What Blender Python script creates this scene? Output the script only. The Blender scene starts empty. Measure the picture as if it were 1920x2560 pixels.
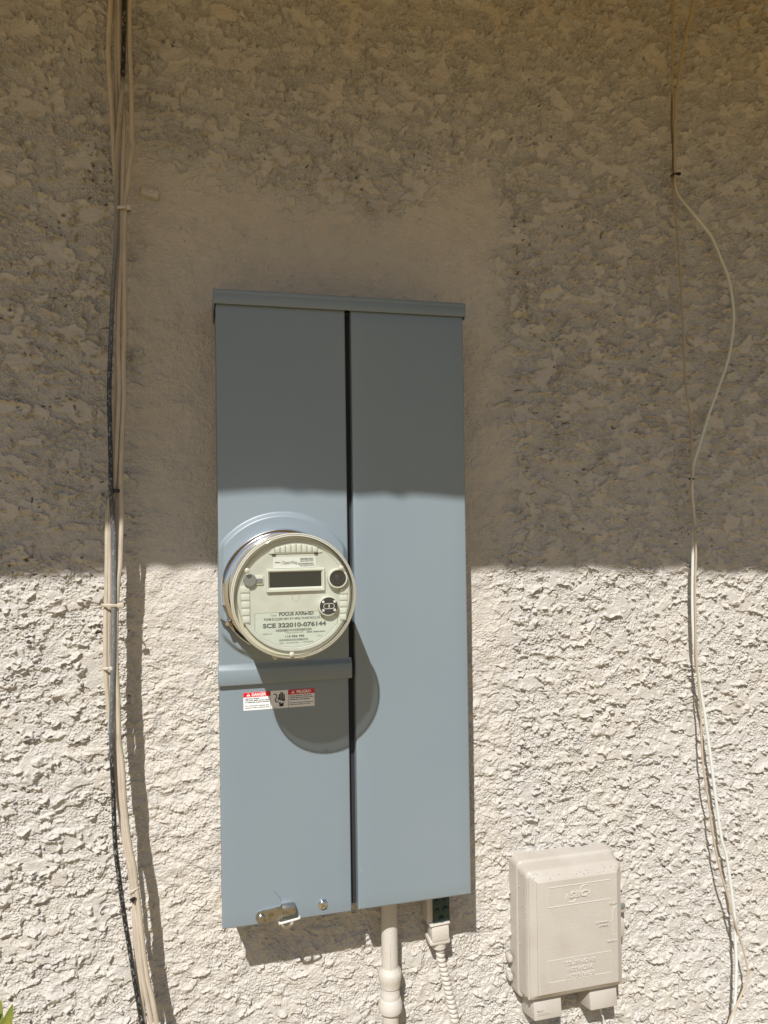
import bpy, bmesh, math, random
import numpy as np
from mathutils import Vector, Matrix
S = bpy.context.scene
COL = S.collection
PI = math.pi

# ---------------------------------------------------------------- camera, sky, sun, exposure
# origin: the wall plane is y = 0, the lens is at height z = 0, the ground lies at z = -1.5 (metres)
YAW, PITCH, ROLL = 0.24065, 0.008403, -0.01364
cy_, sy_, cp_, sp_ = math.cos(YAW), math.sin(YAW), math.cos(PITCH), math.sin(PITCH)
fw = Vector((sy_*cp_, cy_*cp_, sp_)); rt = Vector((cy_, -sy_, 0)); up = rt.cross(fw)
r2 = math.cos(ROLL)*rt + math.sin(ROLL)*up; u2 = -math.sin(ROLL)*rt + math.cos(ROLL)*up
cam = bpy.data.cameras.new('camera'); co = bpy.data.objects.new('camera', cam); COL.objects.link(co)
M3 = Matrix((r2, u2, -fw)).transposed()
co.matrix_world = Matrix.Translation((0, -1.22, 0)) @ M3.to_4x4()
cam.sensor_fit = 'VERTICAL'; cam.sensor_height = 36; cam.lens = 36*1850/2560
cam.clip_start = 0.02; cam.clip_end = 500
S.camera = co
S.render.resolution_x = 768; S.render.resolution_y = 1024

SUN = Vector((-0.455, -1.0, 1.20)).normalized()           # towards the sun
w = bpy.data.worlds.new('World'); S.world = w; w.use_nodes = True
nt = w.node_tree; nt.nodes.clear()
sky = nt.nodes.new('ShaderNodeTexSky'); sky.sky_type = 'NISHITA'; sky.sun_disc = False
sky.sun_elevation = math.asin(SUN.z); sky.sun_rotation = math.atan2(SUN.x, SUN.y) % (2*PI)
bg = nt.nodes.new('ShaderNodeBackground'); bg.inputs[1].default_value = 0.056
wo = nt.nodes.new('ShaderNodeOutputWorld')
nt.links.new(sky.outputs[0], bg.inputs[0]); nt.links.new(bg.outputs[0], wo.inputs[0])
sl = bpy.data.lights.new('sun', 'SUN'); sl.energy = 4.8; sl.angle = math.radians(0.53); sl.color = (1.0, 0.972, 0.925)
so = bpy.data.objects.new('sun', sl); COL.objects.link(so)
so.rotation_euler = SUN.to_track_quat('Z', 'Y').to_euler(); so.location = (-1, -3, 4)
S.view_settings.view_transform = 'Standard'; S.view_settings.look = 'None'
S.view_settings.exposure = 0.22; S.view_settings.gamma = 1; S.view_settings.use_curve_mapping = False

# ---------------------------------------------------------------- materials
def mat(name, col, rough=0.6, metal=0.0, bump=None, var=None, spec=0.5, coat=0.0):
    """bump = (scale, distance in metres, detail); var = (second colour, noise scale, low, high)"""
    m = bpy.data.materials.new(name); m.use_nodes = True
    n = m.node_tree; p = n.nodes['Principled BSDF']
    p.inputs['Base Color'].default_value = (*col, 1); p.inputs['Roughness'].default_value = rough
    p.inputs['Metallic'].default_value = metal; p.inputs['Specular IOR Level'].default_value = spec
    p.inputs['Coat Weight'].default_value = coat
    g = n.nodes.new('ShaderNodeNewGeometry')
    if var:
        t = n.nodes.new('ShaderNodeTexNoise'); t.inputs['Scale'].default_value = var[1]; t.inputs['Detail'].default_value = 5
        r = n.nodes.new('ShaderNodeMapRange'); r.inputs[1].default_value = var[2]; r.inputs[2].default_value = var[3]
        x = n.nodes.new('ShaderNodeMix'); x.data_type = 'RGBA'
        x.inputs[6].default_value = (*col, 1); x.inputs[7].default_value = (*var[0], 1)
        n.links.new(g.outputs['Position'], t.inputs['Vector']); n.links.new(t.outputs[0], r.inputs[0])
        n.links.new(r.outputs[0], x.inputs[0]); n.links.new(x.outputs[2], p.inputs['Base Color'])
    if bump:
        t = n.nodes.new('ShaderNodeTexNoise'); t.inputs['Scale'].default_value = bump[0]; t.inputs['Detail'].default_value = bump[2]
        b = n.nodes.new('ShaderNodeBump'); b.inputs['Strength'].default_value = 1; b.inputs['Distance'].default_value = bump[1]
        n.links.new(g.outputs['Position'], t.inputs['Vector']); n.links.new(t.outputs[0], b.inputs['Height'])
        n.links.new(b.outputs[0], p.inputs['Normal'])
    return m

def ramp_mat(name, stops, rough=0.5, jitter=0.05, streak=None, bump=None):
    """colour that changes down the length of a cable; stops = [(z, colour)], z increasing;
    streak = (colour, scale vector, low, high): ragged paint that covers part of it"""
    m = mat(name, stops[0][1], rough, bump=bump); n = m.node_tree; p = n.nodes['Principled BSDF']
    g = n.nodes.new('ShaderNodeNewGeometry'); s = n.nodes.new('ShaderNodeSeparateXYZ')
    t = n.nodes.new('ShaderNodeTexNoise'); t.inputs['Scale'].default_value = 45
    a = n.nodes.new('ShaderNodeMath'); a.operation = 'MULTIPLY_ADD'; a.inputs[1].default_value = jitter
    r = n.nodes.new('ShaderNodeMapRange'); z0, z1 = -1.2, 1.2
    r.inputs[1].default_value = z0 + jitter*0.5; r.inputs[2].default_value = z1 + jitter*0.5
    c = n.nodes.new('ShaderNodeValToRGB')
    E_ = c.color_ramp.elements; E_.remove(E_[1]); E_[0].position = 0; E_[0].color = (*stops[0][1], 1)
    for z, k in stops:
        e = E_.new((z - z0)/(z1 - z0)); e.color = (*k, 1)
    L = n.links.new
    L(g.outputs['Position'], s.inputs[0]); L(g.outputs['Position'], t.inputs['Vector'])
    L(t.outputs[0], a.inputs[0]); L(s.outputs[2], a.inputs[2]); L(a.outputs[0], r.inputs[0]); L(r.outputs[0], c.inputs[0])
    out = c.outputs[0]
    if streak:
        mp = n.nodes.new('ShaderNodeMapping'); mp.inputs['Scale'].default_value = streak[1]
        q = n.nodes.new('ShaderNodeTexNoise'); q.inputs['Scale'].default_value = 1; q.inputs['Detail'].default_value = 6
        k = n.nodes.new('ShaderNodeMapRange'); k.inputs[1].default_value = streak[2]; k.inputs[2].default_value = streak[3]
        x = n.nodes.new('ShaderNodeMix'); x.data_type = 'RGBA'; x.inputs[7].default_value = (*streak[0], 1)
        L(g.outputs['Position'], mp.inputs[0]); L(mp.outputs[0], q.inputs['Vector']); L(q.outputs[0], k.inputs[0])
        L(k.outputs[0], x.inputs[0]); L(out, x.inputs[6]); out = x.outputs[2]
    L(out, p.inputs['Base Color'])
    return m

def clear_mat(name, tint, gloss_rough=0.04, milk=0.12, milk_col=(.8, .76, .6)):
    """thin clear plastic: see-through, with a Fresnel reflection and a little milky scatter"""
    m = bpy.data.materials.new(name); m.use_nodes = True; n = m.node_tree; n.nodes.clear()
    o = n.nodes.new('ShaderNodeOutputMaterial'); tr = n.nodes.new('ShaderNodeBsdfTransparent'); tr.inputs[0].default_value = (*tint, 1)
    gl = n.nodes.new('ShaderNodeBsdfGlossy'); gl.inputs['Roughness'].default_value = gloss_rough; gl.inputs[0].default_value = (.9, .9, .9, 1)
    df = n.nodes.new('ShaderNodeBsdfDiffuse'); df.inputs[0].default_value = (*milk_col, 1)
    g = n.nodes.new('ShaderNodeNewGeometry'); d = n.nodes.new('ShaderNodeVectorMath'); d.operation = 'DOT_PRODUCT'
    n.links.new(g.outputs['Normal'], d.inputs[0]); n.links.new(g.outputs['Incoming'], d.inputs[1]); fr = None; last = d.outputs['Value']
    for op, v in (('ABSOLUTE', 0), ('SUBTRACT', 1), ('POWER', 5), ('MULTIPLY', .9), ('ADD', .04)):   # Schlick reflection, the same from both sides
        q = n.nodes.new('ShaderNodeMath'); q.operation = op
        if op == 'SUBTRACT': q.inputs[0].default_value = v; n.links.new(last, q.inputs[1])
        else: q.inputs[1].default_value = v; n.links.new(last, q.inputs[0])
        last = q.outputs[0]; fr = q
    a = n.nodes.new('ShaderNodeMixShader'); a.inputs[0].default_value = milk
    b = n.nodes.new('ShaderNodeMixShader'); L = n.links.new
    L(tr.outputs[0], a.inputs[1]); L(df.outputs[0], a.inputs[2]); L(fr.outputs[0], b.inputs[0])
    L(a.outputs[0], b.inputs[1]); L(gl.outputs[0], b.inputs[2]); L(b.outputs[0], o.inputs[0])
    return m

BEIGE = (.535, .505, .46)
M = {
 'gray': mat('gray painted steel', (.190, .238, .278), .40, bump=(900, .00006, 2), var=((.208, .255, .289), 3.5, .35, .65), spec=.8),
 'grayflat': mat('gray enclosure steel', (.25, .285, .30), .5),
 'dark': mat('dark gap', (.02, .022, .025), .7),
 'beige': mat('beige paint', BEIGE, .55, bump=(260, .0006, 4), var=((.52, .46, .38), 25, .45, .75)),
 'beigepl': mat('beige painted plastic', (.46, .43, .39), .45, bump=(420, .00045, 3), var=((.42, .385, .34), 14, .45, .7)),
 'emboss': mat('beige embossing', (.53, .495, .45), .42),
 'cable': mat('beige cable jacket', (.50, .44, .35), .5, bump=(500, .0003, 3), var=((.40, .35, .28), 40, .45, .75)),
 'cable2': mat('beige cable jacket pinkish', (.50, .43, .36), .5, bump=(500, .0003, 3), var=((.42, .36, .29), 30, .45, .75)),
 'chrome': mat('bright steel', (.70, .72, .75), .12, 1.0, bump=(45, .0004, 2)),
 'steel': mat('brushed steel', (.42, .42, .41), .32, 1.0, bump=(300, .0002, 3), var=((.25, .24, .23), 120, .5, .7)),
 'zinc': mat('zinc plate', (.58, .56, .50), .5, .5),
 'white': mat('white print', (.78, .79, .80), .45),
 'whitepl': mat('white plastic', (.60, .60, .57), .4),
 'red': mat('red print', (.62, .012, .022), .45),
 'black': mat('black plastic', (.012, .012, .013), .3),
 'ink': mat('black ink', (.015, .015, .018), .6),
 'grayink': mat('gray ink', (.07, .085, .08), .6),
 'paleink': mat('pale ink', (.30, .32, .27), .6),
 'lcd': mat('display glass', (.008, .010, .009), .2, spec=.3),
 'face': mat('ivory meter face', (.505, .51, .445), .5, var=((.465, .475, .415), 60, .4, .65)),
 'facelight': mat('ivory moulding', (.57, .58, .51), .45),
 'facedark': mat('ivory groove', (.36, .38, .29), .6),
 'label': mat('meter nameplate', (.52, .55, .48), .4, var=((.48, .515, .44), 80, .4, .65)),
 'label2': mat('silver label', (.66, .67, .63), .35),
 'knobgray': mat('gray plastic', (.17, .18, .17), .5),
 'body': mat('cream meter body', (.52, .49, .36), .55),
 'clear': clear_mat('clear cover plastic', (.965, .975, .955), .05, .028, (.8, .8, .74)),
 'clearside': clear_mat('yellowed cover plastic', (.95, .93, .82), .10, .86, (.52, .50, .42)),
 'clearrim': clear_mat('cover front rim plastic', (.9, .9, .85), .08, .8, (.54, .53, .46)),
 'green': mat('dark green connector', (.012, .045, .042), .4),
 'leaf': mat('yellow green leaf', (.12, .16, .02), .5, var=((.30, .22, .03), 40, .4, .7)),
 'stem': mat('dry stem', (.16, .12, .07), .8),
 'concrete': mat('pale concrete ground', (.33, .235, .095), .9, bump=(30, .002, 6), var=((.29, .205, .085), 3, .35, .7)),
 'wood': mat('tan painted wood', (.84, .54, .06), .7, var=((.80, .51, .055), 9, .35, .7)),
 'shingle': mat('brown roof shingle', (.16, .12, .09), .9, bump=(200, .001, 4)),
}
_pt = (.36, .33, .27)
M['coax'] = ramp_mat('black coax with worn paint', [(-1.0, (.012, .013, .016)), (-.36, (.014, .016, .02)), (-.30, (.10, .115, .125)), (-.12, (.16, .17, .175)),
        (0.0, (.09, .10, .11)), (.06, (.012, .014, .02)), (.22, (.03, .035, .05)), (.40, (.17, .17, .16)), (.55, _pt), (.64, _pt), (.665, (.010, .010, .011)), (1.1, (.010, .010, .011))],
        .3, .06, streak=((.24, .245, .24), (500, 500, 220), .56, .64), bump=(700, .0004, 2))
M['drop'] = ramp_mat('white drop wire', [(-1.1, (.66, .69, .68)), (-.2, (.66, .68, .66)), (.15, (.60, .63, .58)), (.54, (.56, .58, .50)), (.62, (.42, .35, .24)), (1.1, (.40, .33, .22))], .35, .03)
M['thin'] = ramp_mat('tan wire with worn paint', [(-1.1, (.50, .43, .34)), (.60, (.36, .30, .21)), (.64, (.13, .12, .10)), (.76, (.15, .12, .08)), (.78, (.38, .31, .20)), (1.1, (.38, .31, .20))], .5, .03)

# stucco: painted sand finish; its relief is real mesh, the bump only adds the sand grain
def stucco_mat():
    m = mat('beige painted stucco', BEIGE, .82, spec=.25); n = m.node_tree; p = n.nodes['Principled BSDF']; L = n.links.new
    g = n.nodes.new('ShaderNodeNewGeometry')
    def noise(sc, det=4):
        t = n.nodes.new('ShaderNodeTexNoise'); t.inputs['Scale'].default_value = sc; t.inputs['Detail'].default_value = det
        L(g.outputs['Position'], t.inputs['Vector']); return t.outputs[0]
    def rng(x, a, b):
        r = n.nodes.new('ShaderNodeMapRange'); r.inputs[1].default_value = a; r.inputs[2].default_value = b; L(x, r.inputs[0]); return r.outputs[0]
    def mix(f, a, b):
        x = n.nodes.new('ShaderNodeMix'); x.data_type = 'RGBA'; L(f, x.inputs[0])
        for i, v in ((6, a), (7, b)):
            if isinstance(v, tuple): x.inputs[i].default_value = (*v, 1)
            else: L(v, x.inputs[i])
        return x.outputs[2]
    def attr(nm):
        a = n.nodes.new('ShaderNodeAttribute'); a.attribute_name = nm; return a.outputs['Fac']
    c = mix(rng(noise(5), .35, .65), (.525, .502, .468), (.535, .503, .455))
    c = mix(attr('patch'), c, (.555, .515, .462))                # the patch was painted a shade warmer
    c = mix(rng(noise(38), .50, .72), c, (.50, .478, .448))
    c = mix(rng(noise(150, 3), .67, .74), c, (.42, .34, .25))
    c = mix(rng(attr('pit'), .45, .95), c, (.27, .22, .17))     # the pits are coloured a darker brown
    L(c, p.inputs['Base Color'])
    b = n.nodes.new('ShaderNodeBump'); b.inputs['Distance'].default_value = .0016; b.inputs['Strength'].default_value = 1
    L(noise(520, 4), b.inputs['Height']); L(b.outputs[0], p.inputs['Normal'])
    return m
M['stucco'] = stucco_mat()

# ---------------------------------------------------------------- mesh helpers
ORG = Vector((0, 0, 0))
def tag(o, label=None, cat=None, group=None, kind=None):
    for k, v in (('label', label), ('category', cat), ('group', group), ('kind', kind)):
        if v: o[k] = v
    return o
def thing(name, label, cat, loc, group=None):
    global ORG
    o = bpy.data.objects.new(name, None); COL.objects.link(o); o.location = loc; o.empty_display_size = .05
    ORG = Vector(loc); return tag(o, label, cat, group)

class MB:
    def __init__(s): s.v, s.f, s.sm = [], [], []
    def add(s, vs, fs, smooth=False):
        k = len(s.v); s.v += [tuple(v) for v in vs]; s.f += [tuple(i + k for i in f) for f in fs]; s.sm += [smooth]*len(fs); return s
    def bm(s, b, smooth=False):
        b.verts.index_update()
        s.add([v.co[:] for v in b.verts], [[v.index for v in f.verts] for f in b.faces], smooth); b.free(); return s
    def box(s, x0, x1, y0, y1, z0, z1, r=0, seg=2, rot=None, piv=None, taper=None):
        b = bmesh.new(); bmesh.ops.create_cube(b, size=1)
        for v in b.verts:
            v.co = Vector(((x0+x1)/2 + v.co.x*(x1-x0), (y0+y1)/2 + v.co.y*(y1-y0), (z0+z1)/2 + v.co.z*(z1-z0)))
        if r: bmesh.ops.bevel(b, geom=list(b.edges), offset=r, segments=seg, profile=.5, affect='EDGES')
        if rot is not None:
            c = Vector(piv) if piv else Vector(((x0+x1)/2, (y0+y1)/2, (z0+z1)/2)); R = Matrix.Rotation(rot, 3, 'Y')
            for v in b.verts: v.co = c + R @ (v.co - c)
        return s.bm(b, bool(r))
    def lathe(s, prof, c, axis='y', n=64, smooth=True, a0=0, a1=2*PI):
        """prof: (position along axis, radius); c: the two other coordinates"""
        full = abs(a1 - a0 - 2*PI) < 1e-6; m = n if full else n + 1
        vs = []
        for h, r in prof:
            for i in range(m):
                a = a0 + (a1 - a0)*i/n; u, w_ = c[0] + r*math.cos(a), c[1] + r*math.sin(a)
                vs.append((u, h, w_) if axis == 'y' else (u, w_, h))
        fs = []
        for j in range(len(prof) - 1):
            for i in range(n):
                k = (i + 1) % m; a, b = j*m + i, j*m + k; fs.append((a, b, b + m, a + m))
        return s.add(vs, fs, smooth)
    def disc(s, y, r, c, n=48):
        return s.add([(c[0] + r*math.cos(2*PI*i/n), y, c[1] + r*math.sin(2*PI*i/n)) for i in range(n)], [tuple(range(n))])
    def poly(s, pts, y0, y1):
        """flat plate with outline pts in x,z between depths y0 (back) and y1 (front)"""
        n = len(pts)
        s.add([(x, y1, z) for x, z in pts] + [(x, y0, z) for x, z in pts],
              [tuple(range(n)), tuple(range(2*n - 1, n - 1, -1))] + [(i, i + n, (i + 1) % n + n, (i + 1) % n) for i in range(n)])
        return s
    def tube(s, pts, r, n=10, caps=True, rf=None):
        P = [Vector(p) for p in pts]; m = len(P); vs = []
        for i, p in enumerate(P):
            t = (P[min(i+1, m-1)] - P[max(i-1, 0)]).normalized()
            u = t.cross(Vector((0, 1, 0)));
            if u.length < .1: u = t.cross(Vector((1, 0, 0)))
            u.normalize(); q = t.cross(u); rr = rf(i/(m-1)) if rf else r
            for k in range(n):
                a = 2*PI*k/n; vs.append(p + rr*(math.cos(a)*u + math.sin(a)*q))
        fs = [(i*n + k, i*n + (k+1) % n, (i+1)*n + (k+1) % n, (i+1)*n + k) for i in range(m-1) for k in range(n)]
        if caps: fs += [tuple(range(n)), tuple((m-1)*n + k for k in range(n))]
        return s.add(vs, fs, True)
    def build(s, name, m, parent=None, org=None):
        o3 = ORG if org is None else Vector(org)
        me = bpy.data.meshes.new(name); me.from_pydata([(x-o3.x, y-o3.y, z-o3.z) for x, y, z in s.v], [], s.f)
        me.polygons.foreach_set('use_smooth', s.sm); me.materials.append(m if not isinstance(m, str) else M[m])
        b = bmesh.new(); b.from_mesh(me); bmesh.ops.recalc_face_normals(b, faces=b.faces)
        b.to_mesh(me); b.free()
        if any(s.sm) : me.set_sharp_from_angle(angle=math.radians(38))
        o = bpy.data.objects.new(name, me); COL.objects.link(o)
        if parent: o.parent = parent
        elif org is None: pass
        if not parent: o.location = o3
        return o

def smooth(pts, k=8):
    """Catmull-Rom through pts"""
    P = [Vector(p) for p in pts]; P = [2*P[0] - P[1]] + P + [2*P[-1] - P[-2]]; out = []
    for i in range(1, len(P) - 2):
        a, b, c, d = P[i-1:i+3]
        for j in range(k):
            t = j/k; out.append(.5*(2*b + (c - a)*t + (2*a - 5*b + 4*c - d)*t*t + (3*b - a - 3*c + d)*t**3))
    return out + [P[-2]]

def text_mesh(body, bold=0.0, shear=0.0, depth=0.0, spacing=1.0):
    cu = bpy.data.curves.new('t', 'FONT'); cu.body = body; cu.size = 1; cu.offset = bold; cu.shear = shear
    cu.extrude = depth; cu.resolution_u = 3; cu.space_character = spacing
    o = bpy.data.objects.new('t', cu); COL.objects.link(o)
    bpy.context.view_layer.update()
    me = bpy.data.meshes.new_from_object(o.evaluated_get(bpy.context.evaluated_depsgraph_get()))
    vs = np.empty(len(me.vertices)*3); me.vertices.foreach_get('co', vs); vs = vs.reshape(-1, 3)
    fs = [tuple(p.vertices) for p in me.polygons]
    bpy.data.objects.remove(o); bpy.data.curves.remove(cu); bpy.data.meshes.remove(me)
    return vs, fs
def write(mb, body, x0, x1, z0, h, y, d=.0002, bold=0.0, shear=0.0, cap=None):
    """letters in the x,z plane between x0 and x1 on base line z0, capitals h high, d thick"""
    vs, fs = text_mesh(body, bold, shear, .5)
    lo, hi = vs[:, 0].min(), vs[:, 0].max()
    X = x0 + (vs[:, 0] - lo)/(hi - lo)*(x1 - x0); Z = z0 + vs[:, 1]/.70*h; Y = y - (vs[:, 2] + .5)*d
    mb.add(np.stack([X, Y, Z], 1).tolist(), fs); return mb
def barcode(mb, x0, x1, z0, z1, y, n, seed):
    R = random.Random(seed); x = x0; u = (x1 - x0)/n
    while x < x1 - u:
        wd = u*R.choice((.35, .35, .7)); mb.add([(x, y, z0), (x+wd, y, z0), (x+wd, y, z1), (x, y, z1)], [(0, 1, 2, 3)]); x += wd + u*R.choice((.3, .5, .6))
    return mb

# ---------------------------------------------------------------- setting: ground
def structure(name, mb, m): return tag(mb.build(name, m, org=(0, 0, 0)), kind='structure')
structure('ground', MB().add([(-200, -200, -1.5), (200, -200, -1.5), (200, 200, -1.5), (-200, 200, -1.5)], [(0, 1, 2, 3)]), 'concrete')

# ---------------------------------------------------------------- the stucco wall (relief as real mesh)
def gn(x, z, seed):
    """gradient noise, about -0.7..0.7"""
    rs = np.random.RandomState(seed); N = 256; a = rs.rand(N, N).astype(np.float32)*6.2832
    gx, gz = np.cos(a), np.sin(a)
    xi = np.floor(x).astype(np.int32); zi = np.floor(z).astype(np.int32); fx = (x - xi).astype(np.float32); fz = (z - zi).astype(np.float32)
    u = fx*fx*fx*(fx*(fx*6-15)+10); v = fz*fz*fz*(fz*(fz*6-15)+10)
    def d(i, j):
        p, q = (xi + i) & 255, (zi + j) & 255
        return gx[p, q]*(fx - i) + gz[p, q]*(fz - j)
    a0 = d(0, 0); a0 += u*(d(1, 0) - a0); b0 = d(0, 1); b0 += u*(d(1, 1) - b0)
    return a0 + v*(b0 - a0)
def fbm(x, z, s, seed, o=4, g=.5):
    r = 0; k = 1
    for i in range(o): r = r + k*gn(x/s, z/s, seed + i); s *= .5; k *= g
    return r
def st(a, b, x): t = np.clip((x - a)/(b - a), 0, 1); return t*t*(3 - 2*t)

def patch(x, z):
    """where the plaster was patched smooth round the meter panel, 0..1"""
    ex = x + .05*gn(x/.12, z/.12, 5) + .018*gn(x/.03, z/.03, 6) + .006*gn(x/.009, z/.009, 8); ez = z + .05*gn(x/.12, z/.12, 7) + .012*gn(x/.03, z/.03, 9)
    return st(-.135, -.085, ex)*(1 - st(.48, .545, ex))*(1 - st(.48, .56, ez - .10*(x - .2)**2/.09))*st(-.95, -.55, ez)
def relief(x, z):
    wx = x + .005*gn(x/.018, z/.018, 1) + .0018*gn(x/.006, z/.006, 2)
    wz = z + .005*gn(x/.018, z/.018, 3) + .0018*gn(x/.006, z/.006, 4)
    pt = patch(x, z); pt2 = pt*(.86 + .14*st(-.20, .05, z))     # smoothest above
    big = fbm(x, z, .22, 10, 3)*.006
    calm = st(-.20, .35, gn(x/.085, z/.065, 15) + .35*gn(x/.03, z/.03, 16))   # rough and calm areas, a hand's breadth across
    pn = fbm(wx, wz*1.25, .048, 20, 4, .5)
    plat = st(.12, .155, pn)
    wx2 = x + .0035*gn(x/.012, z/.012, 11); wz2 = z + .0035*gn(x/.012, z/.012, 12)
    saw = 2.0*fbm(wx2, wz2*1.5, .062, 21, 4, .50); fr = saw - np.floor(saw)
    brk = st(.0, .16, gn(x/.030, z/.016, 25) + .45*gn(x/.010, z/.010, 26))
    ledge = (fr**2.4)*st(1.0, .972, fr)*brk                    # swells that end in a sharp, broken edge
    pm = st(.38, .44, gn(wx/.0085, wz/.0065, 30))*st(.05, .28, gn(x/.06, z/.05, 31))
    sel = [.5 + 1.8*gn(x/.16, z/.16, 40 + i) for i in range(3)]; sel = [np.clip(q, 0.01, None) for q in sel]; tot = sel[0] + sel[1] + sel[2]
    fine = 0
    for q, a, k in zip(sel, (.10, .68, -.50), (50, 60, 70)):
        u = wx2*math.cos(a) + wz2*math.sin(a); v = -wx2*math.sin(a) + wz2*math.cos(a)
        f = 1 - 2.2*np.abs(gn(u/.012, v/.0036, k)) + .6*(1 - 2.2*np.abs(gn(u/.006, v/.0023, k+1)))
        fine = fine + q/tot*f
    gran = np.minimum(np.abs(gn(wx2/.0048, wz2/.0043, 80)), .33) + .7*np.minimum(np.abs(gn(wx2/.0029, wz2/.0027, 81)), .33) + .5*np.minimum(np.abs(gn(wx/.0095, wz/.0078, 82)), .25)   # rounded grains with sharp creases between
    lump = fbm(wx, wz, .018, 85, 2)
    rough = (.66 + .42*calm)*(.00075*fine + .0064*gran - .0022 + .0012*lump)
    q = (1 - .70*plat)*(1 + .45*st(-.05, .35, z)); hi = 1 + .6*st(-.05, .35, z)
    h = big + (.0030*plat + .0070*ledge)*hi - .0045*pm*(1 - pt2) + rough*q + .0012*lump
    soft = big + .001 + .0030*fbm(x, z, .035, 87, 4) + .34*rough + .0005*fine + .0004*plat + .0005*gn(x/.006, z/.006, 88) - .003*pm*st(.22, .32, gn(x/.03, z/.03, 89))
    lum = st(-.16, -.30, z)                                  # thick lumps of hand-laid plaster low beside the panel
    soft = soft + lum*(.0050*fbm(wx, wz*1.2, .024, 95, 3) + .35*rough + .0015*ledge)
    h = h*(1 - .9*pt2) + soft*.9*pt2
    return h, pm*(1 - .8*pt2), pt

def axis(lo, a, b, hi, d, D):
    l = []; v = a; s = d
    while v > lo: s = min(s*1.12, D); v -= s; l.append(v)
    r = []; v = b; s = d
    while v < hi: s = min(s*1.12, D); v += s; r.append(v)
    return np.array(l[::-1] + list(np.arange(a, b, d)) + r, np.float32)
def make_wall():
    xs = axis(-2.6, -.34, 1.12, 3.4, .00105, .02); zs = axis(-1.5, -1.02, 1.03, 1.5, .00105, .02)
    nx, nz = len(xs), len(zs); X, Z = np.meshgrid(xs, zs); X = X.ravel(); Z = Z.ravel()
    Y, PM, PT = relief(X, Z); Y = -Y
    co_ = np.empty((nx*nz, 3), np.float32); co_[:, 0] = X; co_[:, 1] = Y; co_[:, 2] = Z
    i = (np.arange(nz-1)[:, None]*nx + np.arange(nx-1)[None, :]).ravel()
    q = np.stack([i, i + 1, i + nx + 1, i + nx], 1).astype(np.int32)
    me = bpy.data.meshes.new('stucco_wall'); me.vertices.add(nx*nz); me.vertices.foreach_set('co', co_.ravel())
    me.loops.add(q.size); me.loops.foreach_set('vertex_index', q.ravel()); me.polygons.add(len(q))
    me.polygons.foreach_set('loop_start', np.arange(0, q.size, 4, dtype=np.int32)); me.polygons.foreach_set('loop_total', np.full(len(q), 4, np.int32))
    me.update(calc_edges=True); me.shade_smooth()
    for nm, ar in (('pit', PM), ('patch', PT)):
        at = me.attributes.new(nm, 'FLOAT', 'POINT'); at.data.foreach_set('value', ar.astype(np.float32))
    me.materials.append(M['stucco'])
    o = bpy.data.objects.new('stucco_wall', me); COL.objects.link(o); return o
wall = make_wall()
tag(wall, 'beige house wall of rough trowelled stucco, smoother around the gray panel', 'wall')

core = MB().box(-2.6, 3.4, .03, .22, -1.5, 1.5).build('wall_core', 'beige', wall, org=(0, 0, 0))

# ---------------------------------------------------------------- roof eave that shades the upper wall (above the frame)
EY = -.85
t = thing('roof_eave', 'tan wooden roof eave overhanging the stucco wall', 'roof', (.3, EY, .99))
prof = [(-2.6, -.080), (-.6, -.070), (-.3, -.073), (.02, -.0725), (.16, -.0715), (.30, -.079), (.456, -.0835), (.58, -.090), (.70, -.096), (1.07, -.113), (3.4, -.19)]
R = random.Random(4); ed = []
x = -2.55
while x < 3.3:
    z = float(np.interp(x, [p[0] for p in prof], [p[1] for p in prof])) + R.uniform(-.003, .003) + (R.uniform(.002, .006) if R.random() < .25 else 0)
    ed.append((x - .455*.85, z - .010 + 1.20*.85)); x += R.uniform(.012, .045)
def eave_z(x): return float(np.interp(x, [e[0] for e in ed], [e[1] for e in ed]))
n = len(ed); slope = .34
MB().add([(a, EY, b) for a, b in ed] + [(a, EY, b + .03) for a, b in ed] + [(a, .25, ed[0][1] + .03 + slope*1.1) for a, b in ed] + [(a, .25, ed[0][1] + .004 + slope*1.1) for a, b in ed],
    [(i + k*n, i + 1 + k*n, i + 1 + ((k+1) % 4)*n, i + ((k+1) % 4)*n) for k in range(4) for i in range(n - 1)]).build('shingle_edge', 'shingle', t)
sf = MB()
k = 0
yb = EY + .03
while yb < .0:                                            # soffit boards running along the wall
    y1 = min(yb + .13, .02); za = zb = 1.045
    sf.add([(-2.9, yb, za), (2.9, yb, za), (2.9, y1 - .006, zb), (-2.9, y1 - .006, zb)], [(0, 1, 2, 3)]); yb = y1
sf.build('soffit_board', 'wood', t)
MB().box(-2.9, 2.9, EY + .02, EY + .04, .985, 1.20).build('fascia', 'wood', t)

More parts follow.
